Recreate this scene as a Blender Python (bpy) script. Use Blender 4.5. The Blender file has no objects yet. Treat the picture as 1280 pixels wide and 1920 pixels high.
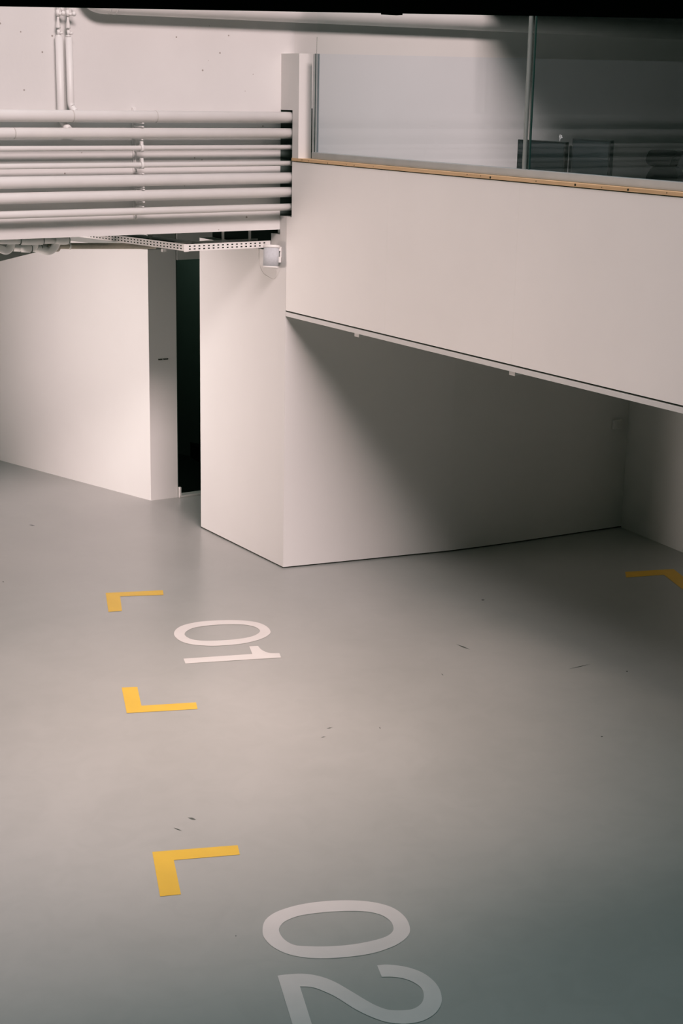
import bpy, bmesh, math, random
from mathutils import Vector, Matrix

random.seed(7)
S = bpy.context.scene
COL = S.collection
PI = math.pi

# ------------------------------------------------------------------ materials
def mat(name, color, rough=0.6, metal=0.0, var=0.04, scale=6.0, bump=0.0, bscale=60.0, spec=0.5):
    m = bpy.data.materials.new(name); m.use_nodes = True
    nt = m.node_tree; b = nt.nodes['Principled BSDF']
    b.inputs['Roughness'].default_value = rough
    b.inputs['Metallic'].default_value = metal
    b.inputs['Specular IOR Level'].default_value = spec
    tc = nt.nodes.new('ShaderNodeTexCoord')
    n = nt.nodes.new('ShaderNodeTexNoise'); n.inputs['Scale'].default_value = scale; n.inputs['Detail'].default_value = 5
    nt.links.new(tc.outputs['Object'], n.inputs['Vector'])
    r = nt.nodes.new('ShaderNodeValToRGB')
    lo = [max(0, c * (1 - var)) for c in color]; hi = [min(1, c * (1 + var)) for c in color]
    r.color_ramp.elements[0].color = (*lo, 1); r.color_ramp.elements[1].color = (*hi, 1)
    r.color_ramp.elements[0].position = .3; r.color_ramp.elements[1].position = .7
    nt.links.new(n.outputs['Fac'], r.inputs['Fac'])
    nt.links.new(r.outputs['Color'], b.inputs['Base Color'])
    if bump:
        n2 = nt.nodes.new('ShaderNodeTexNoise'); n2.inputs['Scale'].default_value = bscale; n2.inputs['Detail'].default_value = 4
        nt.links.new(tc.outputs['Object'], n2.inputs['Vector'])
        bp = nt.nodes.new('ShaderNodeBump'); bp.inputs['Strength'].default_value = bump; bp.inputs['Distance'].default_value = .004
        nt.links.new(n2.outputs['Fac'], bp.inputs['Height']); nt.links.new(bp.outputs['Normal'], b.inputs['Normal'])
    return m

WHITE = (.70, .692, .676)
M_WALL = mat('wall_paint', WHITE, .75, var=.015, scale=1.5, bump=.08, bscale=90)
M_PANEL = mat('panel_paint', (.905, .885, .86), .55, var=.02, scale=1.2, bump=.03)
M_PIPE = mat('pipe_paint', (.745, .735, .725), .45, var=.02, scale=5, bump=.1, bscale=25)
M_GREYPIPE = mat('drain_plastic', (.80, .81, .79), .5, var=.04, scale=8)
M_BARE = mat('bare_pipe', (.46, .41, .35), .6, var=.15, scale=9)
M_BLACK = mat('black_steel', (.0035, .005, .0042), .95, spec=0)
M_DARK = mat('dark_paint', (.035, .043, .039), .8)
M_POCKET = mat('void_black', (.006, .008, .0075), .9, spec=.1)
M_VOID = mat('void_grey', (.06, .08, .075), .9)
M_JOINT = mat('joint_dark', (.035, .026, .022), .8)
M_ALU = mat('aluminium', (.42, .44, .44), .38, metal=.35, var=.05)
M_POST = mat('post_steel', (.26, .28, .275), .4, metal=.3)
M_YELLOW = mat('yellow_paint', (.72, .45, .06), .4, var=.05, scale=4)
M_LINE = mat('white_paint', (.72, .68, .67), .42, var=.03, scale=5)
M_SCUFF = mat('scuff', (.09, .09, .085), .6, var=.4, scale=40)
M_PLASTIC = mat('white_plastic', (.78, .765, .75), .4, var=.02)
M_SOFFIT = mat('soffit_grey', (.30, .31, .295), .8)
M_GASKET = mat('gasket', (.10, .11, .10), .7)
M_CLOTH = mat('speaker_cloth', (.50, .52, .55), .8, var=.05, scale=60)
M_SCREEN = mat('black_plastic', (.006, .008, .008), .35, var=.2)
M_FABRIC = mat('black_fabric', (.004, .005, .005), .9, var=.2, scale=50, spec=.2)
M_CABLE = mat('black_cable', (.008, .010, .010), .5)
M_DESK = mat('desk_top', (.05, .05, .048), .5)
M_STEEL = mat('painted_steel', (.62, .61, .59), .45, var=.03)
M_EDGE = mat('glass_edge', (.02, .045, .042), .2)
M_SEAL = mat('sealant', (.55, .53, .51), .6)
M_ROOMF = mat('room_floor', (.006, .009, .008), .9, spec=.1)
M_GALW = mat('gallery_paint', (.16, .185, .18), .8)

# upper concrete wall: white paint, small air holes
def wall_concrete():
    m = mat('painted_concrete', (.685, .68, .672), .8, var=.025, scale=2.2, bump=.15, bscale=35)
    nt = m.node_tree; b = nt.nodes['Principled BSDF']
    src = b.inputs['Base Color'].links[0].from_socket
    tc = [n for n in nt.nodes if n.type == 'TEX_COORD'][0]
    v = nt.nodes.new('ShaderNodeTexVoronoi'); v.inputs['Scale'].default_value = 12; v.inputs['Randomness'].default_value = 1
    nt.links.new(tc.outputs['Object'], v.inputs['Vector'])
    sep = nt.nodes.new('ShaderNodeSeparateColor'); nt.links.new(v.outputs['Color'], sep.inputs['Color'])
    rad = nt.nodes.new('ShaderNodeMath'); rad.operation = 'MULTIPLY_ADD'
    rad.inputs[1].default_value = .2; rad.inputs[2].default_value = -.08
    nt.links.new(sep.outputs['Red'], rad.inputs[0])
    lt = nt.nodes.new('ShaderNodeMath'); lt.operation = 'LESS_THAN'
    nt.links.new(v.outputs['Distance'], lt.inputs[0]); nt.links.new(rad.outputs[0], lt.inputs[1])
    mx = nt.nodes.new('ShaderNodeMix'); mx.data_type = 'RGBA'
    mx.inputs[7].default_value = (.34, .31, .29, 1)
    nt.links.new(lt.outputs[0], mx.inputs[0]); nt.links.new(src, mx.inputs[6])
    nt.links.new(mx.outputs[2], b.inputs['Base Color'])
    return m
M_CONC = wall_concrete()

def floor_mat():
    m = bpy.data.materials.new('floor_epoxy'); m.use_nodes = True
    nt = m.node_tree; b = nt.nodes['Principled BSDF']
    tc = nt.nodes.new('ShaderNodeTexCoord')
    def noise(scale, det, dist=0):
        n = nt.nodes.new('ShaderNodeTexNoise'); n.inputs['Scale'].default_value = scale
        n.inputs['Detail'].default_value = det; n.inputs['Distortion'].default_value = dist
        nt.links.new(tc.outputs['Object'], n.inputs['Vector']); return n
    n1 = noise(.7, 6, .6); n2 = noise(4.5, 6, 1.2)
    r = nt.nodes.new('ShaderNodeValToRGB')
    r.color_ramp.elements[0].position = .3; r.color_ramp.elements[1].position = .7
    r.color_ramp.elements[0].color = (.362, .362, .354, 1); r.color_ramp.elements[1].color = (.402, .401, .392, 1)
    nt.links.new(n1.outputs['Fac'], r.inputs['Fac'])
    mx = nt.nodes.new('ShaderNodeMix'); mx.data_type = 'RGBA'; mx.blend_type = 'MULTIPLY'; mx.inputs[0].default_value = .2
    r2 = nt.nodes.new('ShaderNodeValToRGB'); r2.color_ramp.elements[0].color = (.8, .8, .8, 1); r2.color_ramp.elements[1].color = (1, 1, 1, 1)
    r2.color_ramp.elements[0].position = .35; r2.color_ramp.elements[1].position = .6
    nt.links.new(n2.outputs['Fac'], r2.inputs['Fac'])
    nt.links.new(r.outputs['Color'], mx.inputs[6]); nt.links.new(r2.outputs['Color'], mx.inputs[7])
    nt.links.new(mx.outputs[2], b.inputs['Base Color'])
    mr = nt.nodes.new('ShaderNodeMapRange'); mr.inputs[3].default_value = .25; mr.inputs[4].default_value = .36
    nt.links.new(n2.outputs['Fac'], mr.inputs[0]); nt.links.new(mr.outputs[0], b.inputs['Roughness'])
    b.inputs['Specular IOR Level'].default_value = .5
    n3 = noise(3, 3); bp = nt.nodes.new('ShaderNodeBump'); bp.inputs['Strength'].default_value = .06; bp.inputs['Distance'].default_value = .01
    nt.links.new(n3.outputs['Fac'], bp.inputs['Height']); nt.links.new(bp.outputs['Normal'], b.inputs['Normal'])
    return m
M_FLOOR = floor_mat()

def wood_mat():
    m = mat('raw_wood', (.50, .33, .19), .65)
    nt = m.node_tree
    n = [x for x in nt.nodes if x.type == 'TEX_NOISE'][0]; tc = [x for x in nt.nodes if x.type == 'TEX_COORD'][0]
    mp = nt.nodes.new('ShaderNodeMapping'); mp.inputs['Scale'].default_value = (40, 1.5, 60)
    nt.links.new(tc.outputs['Object'], mp.inputs['Vector']); nt.links.new(mp.outputs['Vector'], n.inputs['Vector'])
    n.inputs['Scale'].default_value = 1.5
    r = [x for x in nt.nodes if x.type == 'VALTORGB'][0]
    r.color_ramp.elements[0].color = (.58, .385, .215, 1); r.color_ramp.elements[1].color = (.72, .50, .30, 1)
    return m
M_WOOD = wood_mat()

def glass_mat(name, tint, f0):
    m = bpy.data.materials.new(name); m.use_nodes = True
    nt = m.node_tree; nt.nodes.clear()
    o = nt.nodes.new('ShaderNodeOutputMaterial'); mx = nt.nodes.new('ShaderNodeMixShader')
    t = nt.nodes.new('ShaderNodeBsdfTransparent'); t.inputs['Color'].default_value = (*tint, 1)
    g = nt.nodes.new('ShaderNodeBsdfGlossy'); g.inputs['Roughness'].default_value = .02
    g.inputs['Color'].default_value = (.93, .97, 1, 1)
    ge = nt.nodes.new('ShaderNodeNewGeometry')
    d = nt.nodes.new('ShaderNodeVectorMath'); d.operation = 'DOT_PRODUCT'
    nt.links.new(ge.outputs['Normal'], d.inputs[0]); nt.links.new(ge.outputs['Incoming'], d.inputs[1])
    a = nt.nodes.new('ShaderNodeMath'); a.operation = 'ABSOLUTE'; nt.links.new(d.outputs['Value'], a.inputs[0])
    s = nt.nodes.new('ShaderNodeMath'); s.operation = 'SUBTRACT'; s.inputs[0].default_value = 1; nt.links.new(a.outputs[0], s.inputs[1])
    p = nt.nodes.new('ShaderNodeMath'); p.operation = 'POWER'; p.inputs[1].default_value = 5; nt.links.new(s.outputs[0], p.inputs[0])
    f = nt.nodes.new('ShaderNodeMath'); f.operation = 'MULTIPLY_ADD'; f.inputs[1].default_value = 1 - f0; f.inputs[2].default_value = f0
    nt.links.new(p.outputs[0], f.inputs[0]); nt.links.new(f.outputs[0], mx.inputs[0])
    nt.links.new(t.outputs[0], mx.inputs[1]); nt.links.new(g.outputs[0], mx.inputs[2]); nt.links.new(mx.outputs[0], o.inputs[0])
    return m
M_GLASS = glass_mat('float_glass', (.87, .92, .96), .036)
M_GLASS2 = glass_mat('upper_glass', (.96, .975, .97), .01)

# ------------------------------------------------------------------ mesh helpers
def box(bm, x0, x1, y0, y1, z0, z1, mi=0, bev=0):
    vs = [bm.verts.new((x, y, z)) for x in (x0, x1) for y in (y0, y1) for z in (z0, z1)]
    fs = []
    for idx in ((0, 1, 3, 2), (4, 6, 7, 5), (0, 4, 5, 1), (2, 3, 7, 6), (0, 2, 6, 4), (1, 5, 7, 3)):
        f = bm.faces.new([vs[i] for i in idx]); f.material_index = mi; fs.append(f)
    if bev:
        es = list({e for f in fs for e in f.edges})
        bmesh.ops.bevel(bm, geom=es, offset=bev, segments=2, affect='EDGES', profile=.5)
    return vs

def prism(bm, pts, vec, mi=0):
    """closed 3D polygon pts swept by vec"""
    vec = Vector(vec)
    a = [bm.verts.new(p) for p in pts]; b = [bm.verts.new(Vector(p) + vec) for p in pts]
    n = len(pts); fs = [bm.faces.new(a), bm.faces.new(b[::-1])]
    for i in range(n):
        fs.append(bm.faces.new((a[i], b[i], b[(i + 1) % n], a[(i + 1) % n])))
    for f in fs: f.material_index = mi
    return fs

def fillet(pts, r, seg=6):
    pts = [Vector(p) for p in pts]; out = [pts[0]]
    for i in range(1, len(pts) - 1):
        p, a, b = pts[i], pts[i - 1] - pts[i], pts[i + 1] - pts[i]
        d = min(r, a.length * .49, b.length * .49)
        s, e = p + a.normalized() * d, p + b.normalized() * d
        for k in range(seg + 1):
            t = k / seg
            out.append(s * (1 - t) ** 2 + p * 2 * t * (1 - t) + e * t * t)
    out.append(pts[-1]); return out

def tube(bm, pts, r, seg=16, cap=True, mi=0):
    pts = [Vector(p) for p in pts]; rings = []
    rr = r if isinstance(r, (list, tuple)) else [r] * len(pts)
    t0 = (pts[1] - pts[0]).normalized()
    up = Vector((0, 0, 1)) if abs(t0.z) < .9 else Vector((1, 0, 0))
    u = t0.cross(up).normalized()
    for i, p in enumerate(pts):
        if i == 0: t = pts[1] - pts[0]
        elif i == len(pts) - 1: t = pts[-1] - pts[-2]
        else: t = (pts[i + 1] - p).normalized() + (p - pts[i - 1]).normalized()
        t.normalize(); u = (u - t * u.dot(t)).normalized(); v = t.cross(u)
        rings.append([bm.verts.new(p + (u * math.cos(a) + v * math.sin(a)) * rr[i]) for a in [2 * PI * k / seg for k in range(seg)]])
    for A, B in zip(rings, rings[1:]):
        for k in range(seg):
            f = bm.faces.new((A[k], A[(k + 1) % seg], B[(k + 1) % seg], B[k])); f.smooth = True; f.material_index = mi
    if cap:
        bm.faces.new(rings[0][::-1]).material_index = mi; bm.faces.new(rings[-1]).material_index = mi

def obj(name, bm, m, parent=None, **props):
    bmesh.ops.recalc_face_normals(bm, faces=bm.faces[:])
    me = bpy.data.meshes.new(name); bm.to_mesh(me); bm.free()
    for x in (m if isinstance(m, (list, tuple)) else [m]): me.materials.append(x)
    o = bpy.data.objects.new(name, me); COL.objects.link(o)
    if parent is not None:
        o.parent = parent
    for k, v in props.items(): o[k] = v
    return o

def BM(): return bmesh.new()
def bxo(name, m, dims, parent=None, bev=0, **p):
    bm = BM(); box(bm, *dims, bev=bev); return obj(name, bm, m, parent, **p)
def tbo(name, m, pts, r, parent=None, seg=16, **p):
    bm = BM(); tube(bm, pts, r, seg); return obj(name, bm, m, parent, **p)

def origin_to(o, p):
    """move a mesh object's origin to p without moving its shape"""
    p = Vector(p); o.data.transform(Matrix.Translation(-p)); o.location = p

def thing(name, label, cat, loc=(0, 0, 0), group=None):
    o = bpy.data.objects.new(name, None); COL.objects.link(o)
    o.location = loc; o.empty_display_size = .1
    o['label'] = label; o['category'] = cat
    if group: o['group'] = group
    return o

def adopt(root):
    """parts were modelled in world coordinates: shift them so the Empty sits at its base"""
    for c in root.children:
        c.location = Vector(c.location) - Vector(root.location)

def tag(o, label, cat, group=None):
    o['label'] = label; o['category'] = cat
    if group: o['group'] = group
    return o

def struct(o): o['kind'] = 'structure'; return o

# light levels
WORLD, EXPOSURE = .78, 0
STORE = 22
SUNS = []
AREAS = [('roof_strip_window', (-9.0, -33, 26.5), (0, 0, 2), 19, 7.5, 16500, 180, (1, .85, .82)),
         ('side_window', (-6.5, 3.2, 2.1), (0, 2.7, 1.75), 2.4, 2.4, 40, 60, (1, .885, .87)),
         ('side_window', (-6.5, 2.6, 1.6), (0, 1.2, 1.6), 2.0, 2.4, 60, 110, (1, .82, .72)),
         ('floor_pool_lamp', (-2.8, -3.3, 9), (-2.3, -2.9, 0), 1.6, 1.6, 32, 42, (1, .78, .64))]  # last entry: added narrow lamp that brightens the middle of the floor
SHADE_Y = -10.0
GX, GZ = 2.0, 5.15
CANZ = 4.60
# overall tone: cool green shadows, neutral-pink lights (red, green, blue)
TONE = [((.015, .0075), (.05, .035), (.15, .132), (.35, .352), (.6, .612)),
        ((.015, .0105), (.05, .041), (.15, .141), (.35, .346), (.6, .592)),
        ((.015, .009), (.05, .039), (.15, .139), (.35, .346), (.6, .597))]

# ================================================================== the setting
# axes: x runs along the pipe wall, y along the gallery front, z up; origin = foot of the white block's corner
fl = bxo('floor', M_FLOOR, (-14, 9, -18, 10, -.2, 0)); struct(fl)
SCUFFS = [[(0.139, -2.453), (0.158, -2.519), (0.159, -2.608), (0.14, -2.543)], [(-3.153, -4.105), (-3.13, -4.118), (-3.122, -4.157), (-3.144, -4.143)], [(-3.29, -4.181), (-3.274, -4.205), (-3.265, -4.244), (-3.281, -4.22)], [(-1.36, -3.544), (-1.352, -3.543), (-1.361, -3.565), (-1.368, -3.566)], [(-0.361, -2.925), (-0.356, -2.932), (-0.368, -2.961), (-0.373, -2.954)], [(1.014, -1.652), (1.04, -1.649), (1.047, -1.671), (1.021, -1.673)], [(0.899, -3.606), (0.919, -3.597), (0.914, -3.614), (0.895, -3.623)], [(-0.132, -4.458), (-0.116, -4.454), (-0.116, -4.467), (-0.131, -4.471)], [(-3.588, -5.46), (-3.581, -5.456), (-3.581, -5.464), (-3.588, -5.468)], [(-1.685, -3.373), (-1.656, -3.37), (-1.636, -3.38), (-1.665, -3.383)], [(-1.805, -3.486), (-1.78, -3.481), (-1.763, -3.489), (-1.788, -3.494)], [(0.541, -3.342), (0.664, -3.338), (0.778, -3.346), (0.653, -3.35)], [(-1.448, 2.542), (-1.422, 2.523), (-1.408, 2.474), (-1.434, 2.493)], [(-2.374, 0.894), (-2.362, 0.905), (-2.362, 0.887), (-2.373, 0.875)]]
for q in SCUFFS:
    bm = BM(); f = bm.faces.new([bm.verts.new((x, y, .0012)) for x, y in q]); obj('scuff_mark', bm, M_SCUFF, fl)

# pipe wall: a deep white concrete beam over the passage, running on as the gallery's back wall
bm = BM(); prism(bm, [(-10, .11, 3.085), (-.0005, .11, 3.085), (-.0005, .11, 4.11), (.1345, .11, 4.11), (.1345, .11, 8), (-10, .11, 8)], (0, .26, 0))
wb = obj('wall_back', bm, M_CONC); struct(wb)
bm = BM(); prism(bm, [(.135, .11, 2.75), (7.5, .11, 2.75), (7.5, .11, 8), (.135, .11, 8)], (0, .26, 0))
wg = obj('wall_gallery', bm, M_WALL); struct(wg)

# block under the gallery: left face in the plane x=0, rear wall bending gently to the right
plan = [(0, .003), (0, 1.6), (4.3, 1.6), (4.3, -.5), (3.743, -.486), (3.037, -.44), (2.385, -.398), (2.0, -.363), (1.657, -.322), (1.216, -.235), (.569, -.11)]
bm = BM(); prism(bm, [(x, y, .014) for x, y in plan], (0, 0, 2.322))
blk = obj('wall_block', bm, M_WALL); struct(blk)
bm = BM(); prism(bm, [(x + .012, y + .012, 0) for x, y in plan], (0, 0, .03))
bb = obj('shadow_gap', bm, M_JOINT); struct(bb)  # dark strip that paints in the shadow gap at the wall foot
# upper part of the block's left face, cut in steps round the beam and the pipes
bm = BM()
prism(bm, [(0, y, z) for y, z in [(.003, 2.336), (1.6, 2.336), (1.6, 2.885), (.26, 2.885), (.26, 3.04), (.108, 3.04), (.108, 3.205), (.003, 3.205)]], (.13, 0, 0))
wp = obj('wall_panel', bm, M_WALL); struct(wp)
# right wall of the bay
bm = BM(); prism(bm, [(3.743, -.486, 0), (3.09, -6.56, 0), (4.3, -6.6, 0), (4.3, -.486, 0)], (0, 0, 2.336))
struct(obj('wall_right', bm, M_WALL))
# slab and fascia of the gallery
struct(bxo('ceiling_bay', M_WALL, (0, 7.5, -9, .0, 2.336, 2.373)))
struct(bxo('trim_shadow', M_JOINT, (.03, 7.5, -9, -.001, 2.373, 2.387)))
struct(bxo('floor_gallery', mat('gallery_floor', (.42, .44, .43), .6), (.12, 7.5, -9, .11, 2.60, 2.75)))
seams = [-9, -7.0, -4.93, -3.146, -1.534]
bm = BM()
prism(bm, [(0, y, z) for y, z in [(-1.5355, 2.387), (-.0015, 2.387), (-.0015, 3.205), (-.085, 3.205), (-.085, 3.676), (-1.5355, 3.676)]], (.10, 0, 0))
struct(obj('wall_fascia', bm, M_PANEL))
for a, b in ((-3.1475, -1.5365), (-4.929, -3.1485), (-6.999, -4.930), (-9, -7.0)):
    struct(bxo('wall_fascia', M_PANEL, (0, .10, a, b, 2.387, 3.676)))
ts = struct(bxo('trim_joint', M_JOINT, (.012, .10, -9, -.085, 3.6755, 3.683)))
ws = struct(bxo('trim_sill', M_WOOD, (-.006, .13, -9, -.083, 3.683, 3.7075)))
for y, r, dz in ((-.255, .004, .003), (-.36, .0035, 0), (-.66, .005, -.004), (-.94, .003, -.002), (-1.056, .004, -.003), (-1.33, .003, 0), (-2.55, .004, .004), (-2.71, .004, .004), (-2.822, .0085, -.001), (-3.33, .004, .002), (-3.737, .0085, .001), (-4.0, .003, 0), (-4.249, .008, 0), (-4.6, .004, .003)):
    tbo('knot', M_JOINT, [(-.0062, y, 3.695 + dz), (-.0070, y, 3.695 + dz)], r, ws, 10)
# short upstand beside the glass, notched over the top pipe
bm = BM(); prism(bm, [(0, y, z) for y, z in [(-.183, 3.7075), (-.183, 4.568), (.112, 4.568), (.112, 4.103), (-.083, 4.103), (-.083, 3.7075)]], (.128, 0, 0))
up = struct(obj('wall_upstand', bm, M_WALL))
# pocket where the pipes go in, its shade painted in black and grey
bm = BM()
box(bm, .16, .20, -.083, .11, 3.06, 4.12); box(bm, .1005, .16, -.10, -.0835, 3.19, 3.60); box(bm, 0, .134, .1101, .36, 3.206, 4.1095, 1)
struct(obj('wall_pocket', bm, [M_POCKET, mat('pocket_shade', (.10, .115, .11), .9)]))

# glazing above the sill
win = thing('window_1', 'full-height gallery glazing above the raw wooden sill', 'window', (.08, -.33, 3.7075)); win['kind'] = 'structure'
del win['category']
bm = BM(); box(bm, .052, .112, -9, -.31, 3.7077, 3.765, bev=.004); obj('bottom_rail', bm, M_ALU, win)
bm = BM(); box(bm, .062, .098, -.345, -.306, 3.766, 4.566); obj('edge_channel', bm, M_ALU, win)
bm = BM(); box(bm, .060, .0615, -.353, -.3405, 3.766, 4.566); obj('edge_gasket', bm, M_EDGE, win)
def pane(y0, y1, z0a, z0b, z1a, z1b, m, name, x=.080):
    bm = BM(); bm.faces.new([bm.verts.new(p) for p in ((x, y0, z0a), (x, y1, z0b), (x, y1, z1b), (x, y0, z1a))]); return obj(name, bm, m, win)
pane(-.346, -3.075, 3.765, 3.765, 4.566, 4.518, M_GLASS, 'lower_pane')
pane(-3.13, -9, 3.765, 3.765, 4.516, 4.42, M_GLASS, 'lower_pane')
pane(-.33, -3.075, 4.5675, 4.5195, 6.6, 6.6, M_GLASS2, 'upper_pane')
pane(-3.13, -9, 4.5175, 4.4215, 6.6, 6.6, M_GLASS2, 'upper_pane')
bm = BM(); box(bm, .0795, .0805, -.3315, -.3285, 4.5675, 4.70); obj('pane_edge', bm, M_EDGE, win)
bm = BM(); box(bm, .066, .094, -3.098, -3.084, 3.7077, 6.6); obj('post', bm, M_POST, win)
bm = BM(); box(bm, .074, .086, -3.150, -3.138, 3.766, 6.6); obj('pane_edge', bm, M_EDGE, win)
adopt(win)

# gallery interior
struct(bxo('ceiling_gallery', M_BLACK, (GX, 7.5, -9, .11, GZ, GZ + .2)))
struct(bxo('wall_far', M_GALW, (7.2, 7.5, -9, .11, 2.75, GZ)))
struct(bxo('wall_end', M_DARK, (.13, 7.2, -9.3, -9, 2.75, GZ)))

# left side: white wall, passage, doorway
bm = BM(); prism(bm, [(.046, 2.81, 0), (-1.90, 9.785, 0), (-1.56, 9.9, 0), (.355, 2.95, 0), (.36, 2.795, 0)], (0, 0, 2.655))
struct(obj('wall_left', bm, M_WALL))
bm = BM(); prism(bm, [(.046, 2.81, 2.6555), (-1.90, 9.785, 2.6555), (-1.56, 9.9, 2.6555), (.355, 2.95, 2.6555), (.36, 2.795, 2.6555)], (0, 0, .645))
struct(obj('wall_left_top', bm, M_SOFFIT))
bm = BM(); box(bm, .373, 3.4, 2.79, 2.93, 2.54, 3.3); box(bm, 1.45, 3.4, 2.79, 2.93, 0, 2.54)
struct(obj('wall_door', bm, M_WALL))
d1 = struct(bxo('door_1', M_STEEL, (.366, 1.45, 2.765, 2.87, 0, .022), bev=.003))
bxo('door_stop', M_PLASTIC, (.366, .388, 2.765, 2.795, .022, .115), d1, bev=.002)
bxo('door_jamb', M_DARK, (.3605, .3725, 2.80, 2.93, .0, 2.54), d1)
# dark room behind the doorway
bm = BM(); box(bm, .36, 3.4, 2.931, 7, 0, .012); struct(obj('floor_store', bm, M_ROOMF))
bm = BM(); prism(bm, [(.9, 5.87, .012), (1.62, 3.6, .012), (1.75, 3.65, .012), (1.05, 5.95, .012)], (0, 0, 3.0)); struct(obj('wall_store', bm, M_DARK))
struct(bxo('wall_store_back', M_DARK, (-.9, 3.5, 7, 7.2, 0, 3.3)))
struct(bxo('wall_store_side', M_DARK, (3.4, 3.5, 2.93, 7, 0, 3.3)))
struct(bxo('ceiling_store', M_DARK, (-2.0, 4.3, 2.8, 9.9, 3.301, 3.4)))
# void above the passage
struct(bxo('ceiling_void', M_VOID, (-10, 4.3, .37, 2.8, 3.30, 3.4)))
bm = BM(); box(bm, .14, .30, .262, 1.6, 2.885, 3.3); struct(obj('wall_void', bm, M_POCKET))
# sloping soffit at the left edge
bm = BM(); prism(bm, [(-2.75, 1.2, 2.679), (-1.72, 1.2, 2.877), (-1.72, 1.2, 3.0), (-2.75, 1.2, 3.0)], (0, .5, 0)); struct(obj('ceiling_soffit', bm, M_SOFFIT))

# ================================================================== the pipes on the wall
PX0, PX1, PY = -7.0, .155, -.03
def pipe(label, z, r, y=PY, seams=(), sag=0):
    o = tbo('heating_pipe', M_PIPE, [(PX0, y, z), (PX0 * .5, y, z), (PX1, y, z)], r, None, 32)
    origin_to(o, (PX0, y, z))
    tag(o, label, 'pipe', 'white pipes along the wall')
    for sx in seams:
        s = tbo('joint_seam', M_SEAL, [(sx - .004, y, z), (sx + .004, y, z)], r + .0012, o, 32)
        s.location = -Vector((PX0, y, z))
    return o
pipe('topmost thick white pipe of the stack along the wall', 4.042, .0470, seams=(-1.27, -2.0))
pipe('second thick white pipe from the top, joined by an elbow from above', 3.910, .0430, seams=(-2.49,))
pipe('upper of the two thin white pipes, under two thick ones', 3.794, .0205)
pipe('lower of the two thin white pipes in the middle of the stack', 3.659, .0215)
pipe('thick white pipe right below the two thin ones', 3.536, .0470)
pipe('second thick white pipe from the bottom of the stack', 3.416, .0435)
pipe('lowest white pipe of the stack, just above the bare wall edge', 3.289, .0300)

# one upright hanger rail carrying the pipe clamps
hr = thing('pipe_hanger', 'white rod hanger with clamps holding the stacked pipes', 'hanger', (-1.40, .11, 3.2))
bm = BM(); tube(bm, [(-1.40, .088, 3.22), (-1.40, .088, 4.10)], .006, 8); box(bm, -1.415, -1.385, .094, .1098, 3.21, 4.11); obj('rail', bm, M_PIPE, hr)
for z, r in ((3.794, .0205), (3.659, .0215)):
    bm = BM(); tube(bm, [(-1.413, -.03, z), (-1.387, -.03, z)], r + .011, 20); box(bm, -1.412, -1.388, -.044, -.016, z + r + .004, z + r + .034, bev=.004)
    tube(bm, [(-1.40, -.03, z + r + .02), (-1.40, -.03, z + r + .034)], .008, 8)
    box(bm, -1.408, -1.392, -.033, .096, z - r - .011, z - r - .004)
    obj('clamp', bm, M_PIPE, hr)
for z, y, sz in ((3.99, -.062, .009), (3.962, -.055, .010), (3.860, -.045, .008), (3.590, -.05, .009), (3.482, -.06, .007), (3.466, -.058, .010), (3.364, -.06, .009), (3.325, -.045, .008)):
    bm = BM(); box(bm, -1.40 - sz, -1.40 + sz, y - .006, .096, z - sz * .5, z + sz * .5, bev=.002); obj('stud', bm, M_PIPE, hr)
adopt(hr)

# two insulated risers with valves
def riser(x, label, zb, elbow, valve_dx):
    y = .055
    t = thing('riser_pipe', label, 'pipe', (x, y, zb), 'white risers above the pipes')
    bm = BM()
    if elbow == 'low':
        tube(bm, fillet([(x, .06, 4.645), (x, .06, 4.06), (x + .012, .05, 3.985), (x + .026, -.03, 3.935)], .05), .030, 20)
    else:
        tube(bm, fillet([(x, .045, 4.640), (x, .045, 4.13), (x + .012, .03, 4.095), (x + .02, -.01, 4.07)], .04), .028, 20)
    obj('insulation', bm, M_PIPE, t)
    y = .06 if elbow == 'low' else .045
    zt = 4.642
    tbo('inner_pipe', M_PIPE, [(x - .004, y, zt), (x - .004, y, 5.35)], .0085, t, 12)
    bm = BM(); tube(bm, [(x - .004, y, zt), (x - .004, y, zt + .012)], .020, 14); tube(bm, [(x - .002, y, zt + .012), (x - .002, y, zt + .05)], .014, 14)
    tube(bm, [(x + .0, y - .005, zt + .022), (x + .022, y - .03, zt + .028)], .009, 10); obj('fitting', bm, M_PIPE, t)
    bm = BM(); tube(bm, [(x - .004, y, zt + .062), (x - .004, y, zt + .070), (x - .004, y, zt + .135), (x - .004, y, zt + .15)], [.019, .019, .009, .009], 16); obj('valve_cone', bm, M_PIPE, t)
    v = BM(); tube(v, [(x - .004, y, zt + .15), (x - .004, y, zt + .20)], .014, 12); tube(v, [(x - .004, y, zt + .165), (x + .02 + valve_dx, y - .03, zt + .17)], .011, 12); vb = obj('valve_body', v, M_PIPE, t)
    v = BM(); bmesh.ops.create_icosphere(v, subdivisions=2, radius=.019, matrix=Matrix.Translation((x + .026 + valve_dx, y - .036, zt + .172))); 
    tube(v, [(x + .018 + valve_dx, y - .03, zt + .185), (x + .008 + valve_dx, y - .03, zt + .225)], .008, 8)
    obj('valve_knob', v, M_PIPE, vb)
    adopt(t)
riser(-2.054, 'left insulated white riser whose elbow dips behind the top pipe', 3.94, 'low', 0)
riser(-1.978, 'right insulated white riser ending at the top of the highest pipe', 4.06, 'high', .006)

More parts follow.
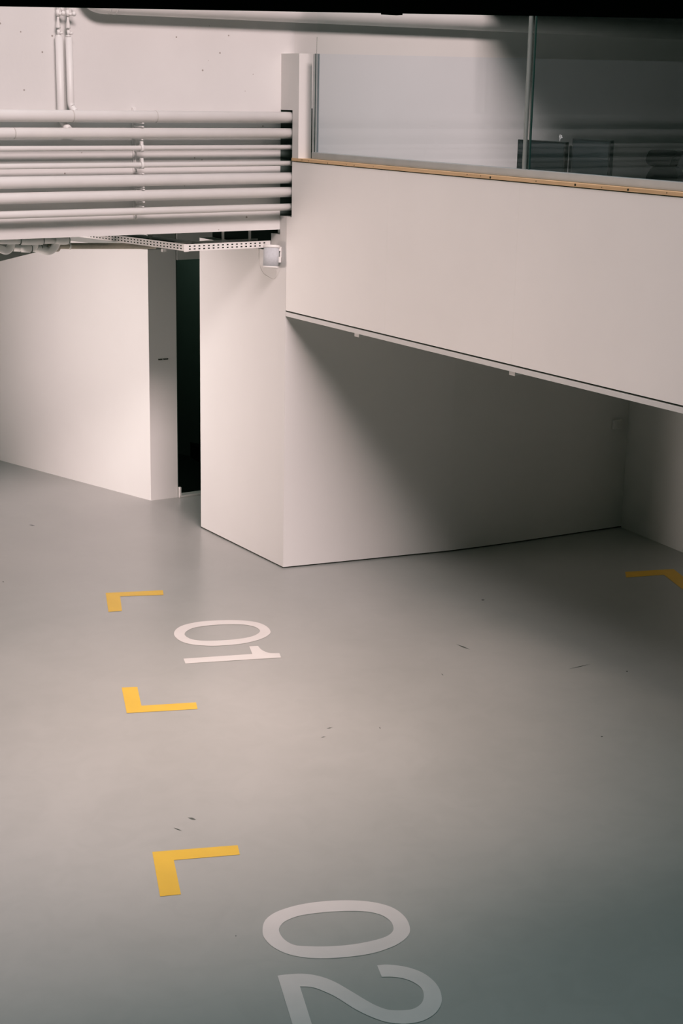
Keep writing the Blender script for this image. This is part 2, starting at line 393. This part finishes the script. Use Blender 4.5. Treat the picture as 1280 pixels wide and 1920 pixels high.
# fat duct along the top of the wall with an elbow at its left end
bm = BM(); tube(bm, fillet([(-1.83, .02, 5.7), (-1.83, .02, 4.908), (5.5, .02, 4.908)], .15, 10), .086, 32)
dk = obj('ventilation_duct', bm, M_PIPE); origin_to(dk, (-1.83, .02, 5.7)); tag(dk, 'fat white duct with an elbow along the top of the wall', 'duct')
for sx in (-1.66, -1.60):
    s = tbo('joint_ring', M_PIPE, [(sx, .02, 4.908), (sx + .012, .02, 4.908)], .088, dk, 32); s.location = (1.83, -.02, -5.7)

# ================================================================== below the beam: drains, cable tray
def P8(px, py, y=.8):   # measured along the plane y = .8 behind the beam
    return (-2.318 + .00478 * px, y, 2.890 - .0047 * (py - 478) - .00019 * px)
dr = thing('drain_pipe', 'grey-white drain pipes with bends and sleeves below the beam', 'pipe', P8(50, 478))
tbo('trap_bend', M_GREYPIPE, fillet([P8(-260, 466), P8(-30, 466), P8(2, 467), P8(12, 472), P8(21, 464), P8(24, 447), P8(25, 430, .85)], .045), .033, dr, 18)
tbo('lower_run', M_GREYPIPE, fillet([P8(24, 466, .86), P8(66, 467, .80), P8(67, 430, .80)], .05), .031, dr, 18)
tbo('sleeve', M_GREYPIPE, [P8(42, 466.5, .835), P8(58, 467, .81)], .0345, dr, 20)
tbo('upper_run', M_GREYPIPE, [P8(-260, 452, .74), P8(40, 451.5, .74), P8(122, 450, .74)], .030, dr, 18)
tbo('sleeve', M_GREYPIPE, [P8(33, 452, .74), P8(75, 451.5, .74)], .034, dr, 20)
tbo('trap_bend', M_GREYPIPE, fillet([P8(60, 466, .88), P8(78, 467, .82), P8(90, 472, .79), P8(99, 466, .77), P8(105, 453, .76), P8(112, 449, .76)], .05), .034, dr, 18)
tbo('sleeve', M_GREYPIPE, fillet([P8(98, 448, .72), P8(112, 450, .72), P8(123, 449, .72)], .03), .039, dr, 20)
tbo('waste_run', M_BARE, fillet([P8(100, 462), (-1.74, .92, 2.905), (-1.68, 1.3, 2.896), (-.62, 1.3, 2.856)], .1), .027, dr, 18)
bm = BM(); tube(bm, [(-1.478, 1.3, 2.888), (-1.465, 1.3, 2.8875)], .032, 18); tube(bm, [(-1.471, 1.3, 2.92), (-1.471, 1.3, 3.30)], .005, 8); obj('pipe_clip', bm, M_GREYPIPE, dr)
for hx in (-2.05, -2.6):
    tbo('hanger_rod', M_STEEL, [(hx, .74, 2.97), (hx, .74, 3.30)], .006, dr, 8)
for gx, gy, gd, gr in ((28, 466, .855, .0335), (41, 466.5, .837, .0355), (59, 467, .808, .0355), (79, 467.5, .817, .0355), (32.5, 452, .74, .0350), (75.5, 451.5, .74, .0350), (122, 449, .72, .0400), (-8, 466, .80, .0345)):
    tbo('gasket', M_GASKET, [P8(gx - .5, gy, gd), P8(gx + .5, gy, gd)], gr, dr, 18)
adopt(dr)

TZ0, TZ1 = 2.915, 2.975
def rail_holes(bm, a, b, z0, z1, out, pitch=.047):
    a, b = Vector(a), Vector(b); d = (b - a); L = d.length; d.normalize(); out = Vector(out).normalized()
    n = int((L - .02) / pitch)
    for i in range(n):
        c = a + d * (.03 + i * pitch)
        for z in (z0 + (z1 - z0) * .30, z0 + (z1 - z0) * .70):
            p = Vector((c.x, c.y, z)) + out * .0012
            q = [p - d * .0095 + Vector((0, 0, -.0048)), p + d * .0095 + Vector((0, 0, -.0048)), p + d * .0095 + Vector((0, 0, .0048)), p - d * .0095 + Vector((0, 0, .0048))]
            f = bm.faces.new([bm.verts.new(v) for v in q]); f.material_index = 1
tray = thing('cable_tray', 'white perforated cable tray turning a corner below the beam', 'cable tray', (-.8514, .2414, TZ0))
def tray_run(name, a, b, inward, w=.22):
    a, b = Vector(a), Vector(b); iw = Vector(inward).normalized()
    bm = BM()
    def slab(p0, p1, off, th, z0, z1):
        prism(bm, [(p0.x + iw.x * off, p0.y + iw.y * off, z0), (p1.x + iw.x * off, p1.y + iw.y * off, z0), (p1.x + iw.x * (off + th), p1.y + iw.y * (off + th), z0), (p0.x + iw.x * (off + th), p0.y + iw.y * (off + th), z0)], (0, 0, z1 - z0))
    slab(a, b, 0, .004, TZ0, TZ1); slab(a, b, w - .004, .004, TZ0, TZ1); slab(a, b, .004, w - .008, TZ0, TZ0 + .003)
    rail_holes(bm, a, b, TZ0, TZ1, -iw); rail_holes(bm, a + iw * w, b + iw * w, TZ0, TZ1, -iw)
    return obj(name, bm, [M_PLASTIC, M_POCKET], tray)
V = (-.8514, .2414, 0)
tray_run('straight_run', V, (-.004, .2625, 0), (-.025, 1, 0))
tray_run('branch_run', V, (-1.330, 2.65, 0), (1, .2, 0))
bm = BM(); box(bm, -.88, -.835, .2375, .2405, TZ0 - .004, TZ1 + .001); obj('joint_plate', bm, M_PLASTIC, tray)
for x, y in ((-.43, .36), (-.16, .36), (-.84, .95)):
    bm = BM(); box(bm, x - .012, x + .012, y, y + .006, TZ0, 3.30); obj('hanger_strap', bm, M_STEEL, tray)
bm = BM(); box(bm, -.935, -.90, .53, .56, TZ0 - .03, TZ0 - .002); obj('clip', bm, M_PLASTIC, tray)
adopt(tray)
cabs = ['black cable at the front of the white cable tray', 'middle black cable lying in the white cable tray', 'black cable at the back of the white cable tray']
for k, lab in enumerate(cabs):
    o_ = .05 + .05 * k
    pts = fillet([(-1.33 + o_ * .98, 2.62, TZ0 + .024), (-.85 + o_, .2414 + o_, TZ0 + .024), (-.01, .2625 + o_, TZ0 + .024)], .2, 8)
    c = tbo('cable', M_CABLE, pts, .020, None, 12); origin_to(c, pts[-1]); tag(c, lab, 'cable', 'black cables in the tray')

# ================================================================== loudspeaker on the block
sp = thing('loudspeaker', 'small white cylindrical loudspeaker on a wall bracket below the cable tray', 'speaker', (0, .11, 2.76))
c0 = Vector((-.098, .100, 2.765)); ax = Vector((.10, .09, 1)).normalized()
c1 = c0 + ax * .165
tbo('cloth_grille', M_CLOTH, [c0, c1], .068, sp, 40)
bm = BM(); tube(bm, [c1, c1 + ax * .004, c1 + ax * .018, c1 + ax * .024], [.0705, .074, .074, .066], 40); obj('top_cap', bm, M_PLASTIC, sp)
bm = BM(); tube(bm, [c0 - ax * .012, c0 - ax * .006, c0 + ax * .004], [.062, .071, .0705], 40); obj('base_ring', bm, M_PLASTIC, sp)
bm = BM(); box(bm, -.012, .003, .082, .112, 2.84, 2.935, bev=.003); box(bm, -.06, -.010, .072, .084, 2.90, 2.925, bev=.003); box(bm, -.05, -.006, .074, .082, 2.80, 2.85, bev=.002); obj('bracket', bm, M_PLASTIC, sp)
cp = fillet([(-.05, .10, 2.765), (-.02, .13, 2.70), (-.003, .20, 2.63), (-.003, .40, 2.67), (-.004, .47, 2.76), (-.003, .47, 2.91)], .06)
tbo('cable_lead', M_PLASTIC, cp, .0018, sp, 8)
adopt(sp)

# small strip mounts below the gallery slab
for y, lab in ((-1.108, 'white ceiling batten under the gallery edge, nearer the block'), (-3.139, 'white ceiling batten under the gallery edge, nearer the right side')):
    t = thing('ceiling_batten', lab, 'ceiling light', (.02, y, 2.336), 'white battens under the gallery')
    bm = BM(); box(bm, .026, 1.5, y - .03, y + .03, 2.308, 2.3357, bev=.003); obj('diffuser', bm, M_GREYPIPE, t)
    bm = BM(); box(bm, .018, .026, y - .033, y + .033, 2.304, 2.3357); obj('end_cap', bm, M_PLASTIC, t)
    adopt(t)

# socket box on the rear wall
so = thing('wall_socket', 'small surface socket box high in the dark corner of the bay', 'socket', (3.59, -.478, 1.05))
bm = BM(); box(bm, 3.538, 3.642, -.512, -.474, 1.045, 1.14, bev=.006); obj('housing', bm, M_WALL, so)
bm = BM(); box(bm, 3.565, 3.635, -.516, -.5115, 1.058, 1.128, bev=.002); obj('cover', bm, M_STEEL, so)
adopt(so)

# door sign: two tiny dark words on the doorway wall
sg = thing('door_sign', 'tiny line of dark lettering on the grey wall left of the doorway', 'sign', (.205, 2.7995, 1.51))
for a, b in ((.150, .197), (.207, .262)):
    bm = BM(); yv = lambda x: 2.812 - (x - .046) * .056 - .006
    n = 5; w = (b - a) / n
    for k in range(n):
        h = (.014, .010, .012, .010, .013)[k]
        prism(bm, [(a + k * w, yv(a + k * w), 1.507), (a + (k + .8) * w, yv(a + k * w), 1.507), (a + (k + .8) * w, yv(a + k * w), 1.507 + h), (a + k * w, yv(a + k * w), 1.507 + h)], (0, .004, 0))
    obj('word', bm, M_JOINT, sg)
adopt(sg)

# dark box inside the store room
bx = thing('storage_box', 'dark low box standing in the unlit room behind the doorway', 'box', (1.62, 4.25, .012))
bm = BM(); prism(bm, [(1.35, 4.38, .012), (1.31, 4.10, .012), (1.45, 4.05, .012), (1.42, 4.18, .012)], (0, 0, .16)); obj('body', bm, M_BLACK, bx)
bm = BM(); prism(bm, [(1.348, 4.39, .172), (1.305, 4.09, .172), (1.455, 4.045, .172), (1.425, 4.18, .172)], (0, 0, .02)); obj('lid', bm, M_BLACK, bx)
adopt(bx)

# ================================================================== paint on the floor
Z1_OUT = [(-1.699, -1.105), (-1.629, -1.009), (-1.53, -0.949), (-1.388, -0.938), (-1.253, -0.976), (-1.116, -1.042), (-1.016, -1.127), (-0.967, -1.209), (-0.955, -1.309), (-0.983, -1.424), (-1.035, -1.497), (-1.134, -1.554), (-1.26, -1.581), (-1.381, -1.573), (-1.495, -1.538), (-1.586, -1.493), (-1.675, -1.414), (-1.724, -1.318), (-1.728, -1.208)]
Z1_IN = [(-1.625, -1.149), (-1.576, -1.092), (-1.491, -1.051), (-1.383, -1.055), (-1.264, -1.09), (-1.156, -1.144), (-1.08, -1.209), (-1.045, -1.283), (-1.052, -1.371), (-1.092, -1.425), (-1.168, -1.466), (-1.258, -1.474), (-1.372, -1.453), (-1.491, -1.409), (-1.579, -1.358), (-1.633, -1.288), (-1.641, -1.208)]
ONE = [(-1.897, -1.648), (-1.385, -1.826), (-1.319, -1.663), (-1.254, -1.688), (-1.273, -1.771), (-1.271, -1.832), (-1.253, -1.879), (-1.192, -1.917), (-1.232, -2.008), (-1.933, -1.75)]
Z2_OUT = [(-3.441, -5.493), (-3.389, -5.42), (-3.33, -5.378), (-3.252, -5.356), (-3.133, -5.358), (-3.002, -5.393), (-2.877, -5.455), (-2.782, -5.531), (-2.725, -5.616), (-2.708, -5.696), (-2.72, -5.787), (-2.758, -5.871), (-2.8, -5.921), (-2.862, -5.958), (-2.947, -5.979), (-3.066, -5.979), (-3.182, -5.948), (-3.302, -5.895), (-3.388, -5.833), (-3.45, -5.749), (-3.476, -5.648), (-3.467, -5.552)]
Z2_IN = [(-3.367, -5.538), (-3.33, -5.494), (-3.28, -5.467), (-3.196, -5.459), (-3.083, -5.488), (-2.956, -5.544), (-2.87, -5.6), (-2.815, -5.671), (-2.805, -5.746), (-2.826, -5.814), (-2.861, -5.856), (-2.917, -5.878), (-2.996, -5.876), (-3.101, -5.855), (-3.21, -5.812), (-3.309, -5.753), (-3.372, -5.699), (-3.387, -5.62)]
TWO = [(-3.596, -5.905), (-3.561, -5.916), (-3.482, -5.954), (-3.424, -6.012), (-3.384, -6.096), (-3.359, -6.215), (-3.335, -6.347), (-3.31, -6.42), (-3.281, -6.457), (-3.228, -6.489), (-3.18, -6.5), (-3.124, -6.481), (-3.078, -6.436), (-3.049, -6.379), (-3.048, -6.316), (-3.072, -6.256), (-3.111, -6.215), (-3.157, -6.187), (-3.116, -6.086), (-3.066, -6.108), (-3.002, -6.17), (-2.962, -6.251), (-2.955, -6.336), (-2.972, -6.418), (-3.011, -6.493), (-3.057, -6.546), (-3.12, -6.587), (-3.191, -6.606), (-3.252, -6.6), (-3.308, -6.575), (-3.364, -6.523), (-3.402, -6.445), (-3.43, -6.35), (-3.452, -6.215), (-3.484, -6.121), (-3.512, -6.076), (-3.552, -6.048), (-3.693, -6.4), (-3.774, -6.359)]
L_A = [(-1.72, 0.147), (-1.255, -0.032), (-1.31, -0.154), (-1.653, -0.003), (-1.808, -0.367), (-1.917, -0.333)]
L_B = [(-2.57, -1.958), (-2.465, -2.004), (-2.602, -2.35), (-2.236, -2.491), (-2.286, -2.608), (-2.752, -2.423)]
L_C = [(-3.537, -4.395), (-3.073, -4.577), (-3.12, -4.686), (-3.477, -4.55), (-3.626, -4.924), (-3.734, -4.885)]
L_D = [(2.698, -1.667), (3.16, -1.825), (2.926, -2.384), (2.742, -2.421), (2.948, -1.916), (2.585, -1.802)]
def catmull(pts, n=5, closed=True):
    out = []; N = len(pts)
    for i in range(N):
        p0, p1, p2, p3 = [Vector(pts[(i + k) % N]) for k in (-1, 0, 1, 2)]
        for s in range(n):
            t = s / n
            out.append(.5 * ((2 * p1) + (p2 - p0) * t + (2 * p0 - 5 * p1 + 4 * p2 - p3) * t * t + (3 * p1 - p0 - 3 * p2 + p3) * t ** 3))
    return out
PZ = .0022
def ring_mesh(outer, inner, n=96):
    """band between two closed curves, matched by angle about their centre"""
    O, I = catmull(outer, 8), catmull(inner, 8)
    c = sum(I, Vector((0, 0))) / len(I)
    def at(curve, a):
        d = Vector((math.cos(a), math.sin(a)))
        best = None
        for i in range(len(curve)):
            p, q = curve[i] - c, curve[(i + 1) % len(curve)] - c
            e = q - p; den = d.x * e.y - d.y * e.x
            if abs(den) < 1e-12: continue
            t = (p.x * e.y - p.y * e.x) / den; s = (p.x * d.y - p.y * d.x) / den
            if t > 0 and -1e-6 <= s <= 1 + 1e-6 and (best is None or t > best): best = t
        return c + d * best
    bm = BM(); A = []; B = []
    for k in range(n):
        a = 2 * PI * k / n; p, q = at(O, a), at(I, a)
        A.append(bm.verts.new((p.x, p.y, PZ))); B.append(bm.verts.new((q.x, q.y, PZ)))
    for k in range(n):
        j = (k + 1) % n; bm.faces.new((A[k], A[j], B[j], B[k]))
    return bm
def flat(pts):
    bm = BM(); es = []
    vs = [bm.verts.new((p[0], p[1], PZ)) for p in pts]
    bm.faces.new(vs); bmesh.ops.triangulate(bm, faces=bm.faces[:]); return bm
def smooth_open(pts, corners, n=5):
    """Catmull-Rom through pts, keeping the indices in corners sharp"""
    out = []; N = len(pts)
    for i in range(N):
        j = (i + 1) % N
        p1, p2 = Vector(pts[i]), Vector(pts[j])
        p0 = Vector(pts[i - 1]) if i not in corners else p1 - (p2 - p1)
        p3 = Vector(pts[(i + 2) % N]) if j not in corners else p2 + (p2 - p1)
        straight = i in corners and j in corners
        for s in range(1 if straight else n):
            t = s / n
            out.append(.5 * ((2 * p1) + (p2 - p0) * t + (2 * p0 - 5 * p1 + 4 * p2 - p3) * t * t + (3 * p1 - p0 - 3 * p2 + p3) * t ** 3))
    return out
n1 = thing('bay_number', 'white painted number 01 on the floor, in front of the block', 'number', (-1.4, -1.5, 0), 'white bay numbers on the floor')
obj('digit_zero', ring_mesh(Z1_OUT, Z1_IN), M_LINE, n1)
obj('digit_one', flat(smooth_open(ONE, {0, 1, 2, 3, 7, 8, 9})), M_LINE, n1); adopt(n1)
n2 = thing('bay_number', 'large white painted number 02 on the floor, nearest the viewer', 'number', (-3.1, -5.9, 0), 'white bay numbers on the floor')
obj('digit_zero', ring_mesh(Z2_OUT, Z2_IN), M_LINE, n2)
obj('digit_two', flat(smooth_open(TWO, {0, 17, 18, 36, 37, 38})), M_LINE, n2); adopt(n2)
for poly, lab in ((L_A, 'yellow floor corner mark above the number 01, nearest the doorway'),
                  (L_B, 'yellow floor corner mark just below the number 01'),
                  (L_C, 'yellow floor corner mark beside and above the number 02'),
                  (L_D, 'dim yellow floor corner mark in the shade under the gallery')):
    o = obj('corner_mark', flat(poly), M_YELLOW); origin_to(o, (*poly[0], 0)); tag(o, lab, 'floor marking', 'yellow corner marks on the floor')

# ================================================================== office behind the glass
desk = thing('desk', 'dark desk behind the gallery glass carrying the monitors', 'desk', (1.15, -2.4, 2.75))
bxo('desk_top', M_DESK, (.80, 1.60, -3.14, -1.6, 3.44, 3.465), desk, bev=.004)
for lx in (.86, 1.54):
    for ly in (-3.08, -1.68):
        bxo('leg', M_DARK, (lx - .025, lx + .025, ly - .025, ly + .025, 2.7505, 3.44), desk)
adopt(desk)
def monitor(x, y0, y1, z0, z1, label):
    t = thing('monitor', label, 'monitor', (x + .02, (y0 + y1) / 2, 3.465), 'dark monitors behind the glass')
    yc = (y0 + y1) / 2
    bxo('housing', M_SCREEN, (x, x + .035, y0, y1, z0, z1), t, bev=.004)
    bxo('screen', mat('screen_glass', (.03, .04, .042), .15), (x - .001, x, y0 + .018, y1 - .012, z0 + .02, z1 - .012), t)
    bxo('neck', M_SCREEN, (x + .036, x + .06, yc - .03, yc + .03, 3.475, z0 + .12), t)
    bxo('foot', M_SCREEN, (x - .06, x + .12, yc - .11, yc + .11, 3.4652, 3.476), t, bev=.003)
    adopt(t)
monitor(1.0, -2.462, -1.885, 3.58, 3.925, 'wide dark monitor behind the glass, straddling the steel post')
monitor(.94, -3.030, -2.605, 3.58, 3.958, 'taller dark monitor behind the glass, right of the wide one')
monitor(1.10, -2.80, -2.39, 3.58, 3.900, 'dark monitor half hidden behind the taller one')
# tiny white shape above the wide monitor
speck = thing('white_shape', 'tiny white shape on top of the wide monitor', 'ornament', (1.0, -2.375, 3.926))
bm = BM()
tube(bm, [(1.017, -2.370, 3.926), (1.017, -2.376, 3.950)], .003, 6)
for dy, dz in ((-.018, .030), (.014, .026), (-.026, .018), (.004, .036)):
    prism(bm, [(1.015, -2.376, 3.942), (1.015, -2.376 + dy, 3.926 + dz + .012), (1.015, -2.376 + dy * .6, 3.926 + dz + .018)], (.004, 0, 0))
obj('body', bm, mat('matt_white', (.9, .9, .88), .7), speck); adopt(speck)

ch = thing('office_chair', 'black office chair with headrest behind the gallery glass', 'chair', (1.12, -3.53, 2.75))
def rounded(bm, prof, x0, x1):
    prism(bm, [(x0, y, z) for y, z in prof], (x1 - x0, 0, 0))
cy = -3.515
bm = BM(); pr = smooth_open([(cy + .115, 3.80), (cy + .155, 3.835), (cy + .135, 3.875), (cy + .09, 3.908), (cy - .135, 3.912), (cy - .150, 3.895), (cy - .115, 3.86), (cy - .095, 3.812), (cy - .06, 3.798), (cy + .06, 3.798)], set(), 4)
rounded(bm, pr, .98, 1.06); bmesh.ops.bevel(bm, geom=[e for e in bm.edges if len(e.link_faces) == 2 and abs(e.calc_face_angle(0)) > 1.2], offset=.012, segments=2, affect='EDGES'); obj('headrest', bm, M_FABRIC, ch)
bm = BM(); pr = smooth_open([(cy + .06, 3.80), (cy + .12, 3.765), (cy + .165, 3.69), (cy + .20, 3.50), (cy + .19, 3.30), (cy - .19, 3.30), (cy - .20, 3.50), (cy - .165, 3.70), (cy - .15, 3.765), (cy - .09, 3.80)], set(), 4)
rounded(bm, pr, 1.0, 1.06); bmesh.ops.bevel(bm, geom=[e for e in bm.edges if len(e.link_faces) == 2 and abs(e.calc_face_angle(0)) > 1.2], offset=.015, segments=2, affect='EDGES'); obj('backrest', bm, M_FABRIC, ch)
bxo('seat', M_FABRIC, (1.07, 1.52, cy - .24, cy + .24, 3.19, 3.27), ch, bev=.03)
bm = BM(); tube(bm, [(1.06, cy, 3.29), (1.12, cy, 3.18), (1.25, cy, 3.17)], .025, 10); obj('back_bracket', bm, M_SCREEN, ch)
tbo('gas_column', M_SCREEN, [(1.28, cy, 2.84), (1.28, cy, 3.19)], .03, ch, 14)
for s in (-1, 1):
    bm = BM(); tube(bm, fillet([(1.25, cy + s * .22, 3.20), (1.25, cy + s * .29, 3.22), (1.25, cy + s * .29, 3.42)], .04), .016, 10); box(bm, 1.12, 1.40, cy + s * .29 - .035, cy + s * .29 + .035, 3.42, 3.445, bev=.008); obj('armrest', bm, M_SCREEN, ch)
for k in range(5):
    a = 2 * PI * k / 5 + .3; ex, ey = 1.28 + .30 * math.cos(a), cy + .30 * math.sin(a)
    lg = tbo('base_leg', M_SCREEN, [(1.28, cy, 2.85), (ex, ey, 2.82)], [.025, .016], ch, 10)
    tbo('castor', M_SCREEN, [(ex - .02 * math.sin(a), ey + .02 * math.cos(a), 2.7805), (ex + .02 * math.sin(a), ey - .02 * math.cos(a), 2.7805)], .030, lg, 14)
adopt(ch)

# ================================================================== near roof edge over the viewer's balcony
bm = BM(); prism(bm, [(-10, -10, 4.300), (-2, -10, 4.499), (-2, -10, CANZ), (-10, -10, CANZ)], (0, -8, 0))
cb = obj('ceiling_beam', bm, M_BLACK); struct(cb)
bm = BM(); box(bm, -5.906, -5.879, -10.0, -9.985, 4.4005, 4.45); obj('beam_lug', bm, M_BLACK, cb)
bm = BM(); box(bm, -11, -5, -18, -11.3, 2.5, 2.75); struct(obj('floor_balcony', bm, M_DARK))
struct(bxo('shade_slab', M_BLACK, (-3, 7.5, -18, SHADE_Y, 6.0, 6.2)))  # unseen slab, added to shade the right end of the gallery front

# ================================================================== light
W = bpy.data.worlds.new('World'); S.world = W; W.use_nodes = True
nt = W.node_tree; bg = nt.nodes['Background']
geo = nt.nodes.new('ShaderNodeTexCoord'); sx = nt.nodes.new('ShaderNodeSeparateXYZ'); rp = nt.nodes.new('ShaderNodeValToRGB')
nt.links.new(geo.outputs['Generated'], sx.inputs[0]); mp = nt.nodes.new('ShaderNodeMapRange'); mp.inputs[1].default_value = -1
nt.links.new(sx.outputs['Z'], mp.inputs[0]); nt.links.new(mp.outputs[0], rp.inputs[0])
rp.color_ramp.elements[0].position = .80; rp.color_ramp.elements[0].color = (.012, .016, .0145, 1)
rp.color_ramp.elements[1].position = .99; rp.color_ramp.elements[1].color = (.66, .86, .90, 1)
nt.links.new(rp.outputs['Color'], bg.inputs['Color']); bg.inputs['Strength'].default_value = WORLD

def look(o, d): o.rotation_euler = Vector(d).to_track_quat('-Z', 'Y').to_euler()
def sunlight(e, ang, d, col):
    l = bpy.data.lights.new('sun', 'SUN'); l.energy = e; l.angle = math.radians(ang); l.color = col
    o = bpy.data.objects.new('sun', l); COL.objects.link(o); o.location = (-6, -8, 14); look(o, d)
def area(name, loc, target, sx_, sy_, e, spread, col):
    l = bpy.data.lights.new(name, 'AREA'); l.shape = 'RECTANGLE'; l.size = sx_; l.size_y = sy_; l.energy = e; l.color = col
    l.spread = math.radians(spread)
    o = bpy.data.objects.new(name, l); COL.objects.link(o); o.location = loc; look(o, Vector(target) - Vector(loc))
pl = bpy.data.lights.new('store_fill', 'POINT'); pl.energy = STORE; pl.shadow_soft_size = .2; pl.color = (.9, 1, .92)  # added fill lamp, lifts the store room off black
po = bpy.data.objects.new('store_fill', pl); COL.objects.link(po); po.location = (.75, 3.6, 2.9)
for a in SUNS: sunlight(*a)
for a in AREAS: area(*a)

# ================================================================== camera
cam = bpy.data.cameras.new('camera'); co = bpy.data.objects.new('camera', cam); COL.objects.link(co)
R = Vector((.83722, -.54655, .01828)); U = Vector((.1273, .2273, .9655)); B = Vector((-.5318, -.8060, .2598))
B.normalize(); R = (R - B * R.dot(B)).normalized(); U = B.cross(R)
co.matrix_world = Matrix(((R.x, U.x, B.x, -7.2334), (R.y, U.y, B.y, -11.9196), (R.z, U.z, B.z, 4.3), (0, 0, 0, 1)))
cam.sensor_fit = 'VERTICAL'; cam.sensor_height = 36; cam.lens = 2959.68 / 1920 * 36; cam.clip_end = 200; cam.clip_start = .05
S.camera = co
vs = S.view_settings; vs.use_curve_mapping = True
for ci, pts in enumerate(TONE):
    c = vs.curve_mapping.curves[ci]
    for p in pts: c.points.new(*p)
vs.curve_mapping.update()
S.view_settings.view_transform = 'Standard'; S.view_settings.look = 'None'; S.view_settings.exposure = EXPOSURE
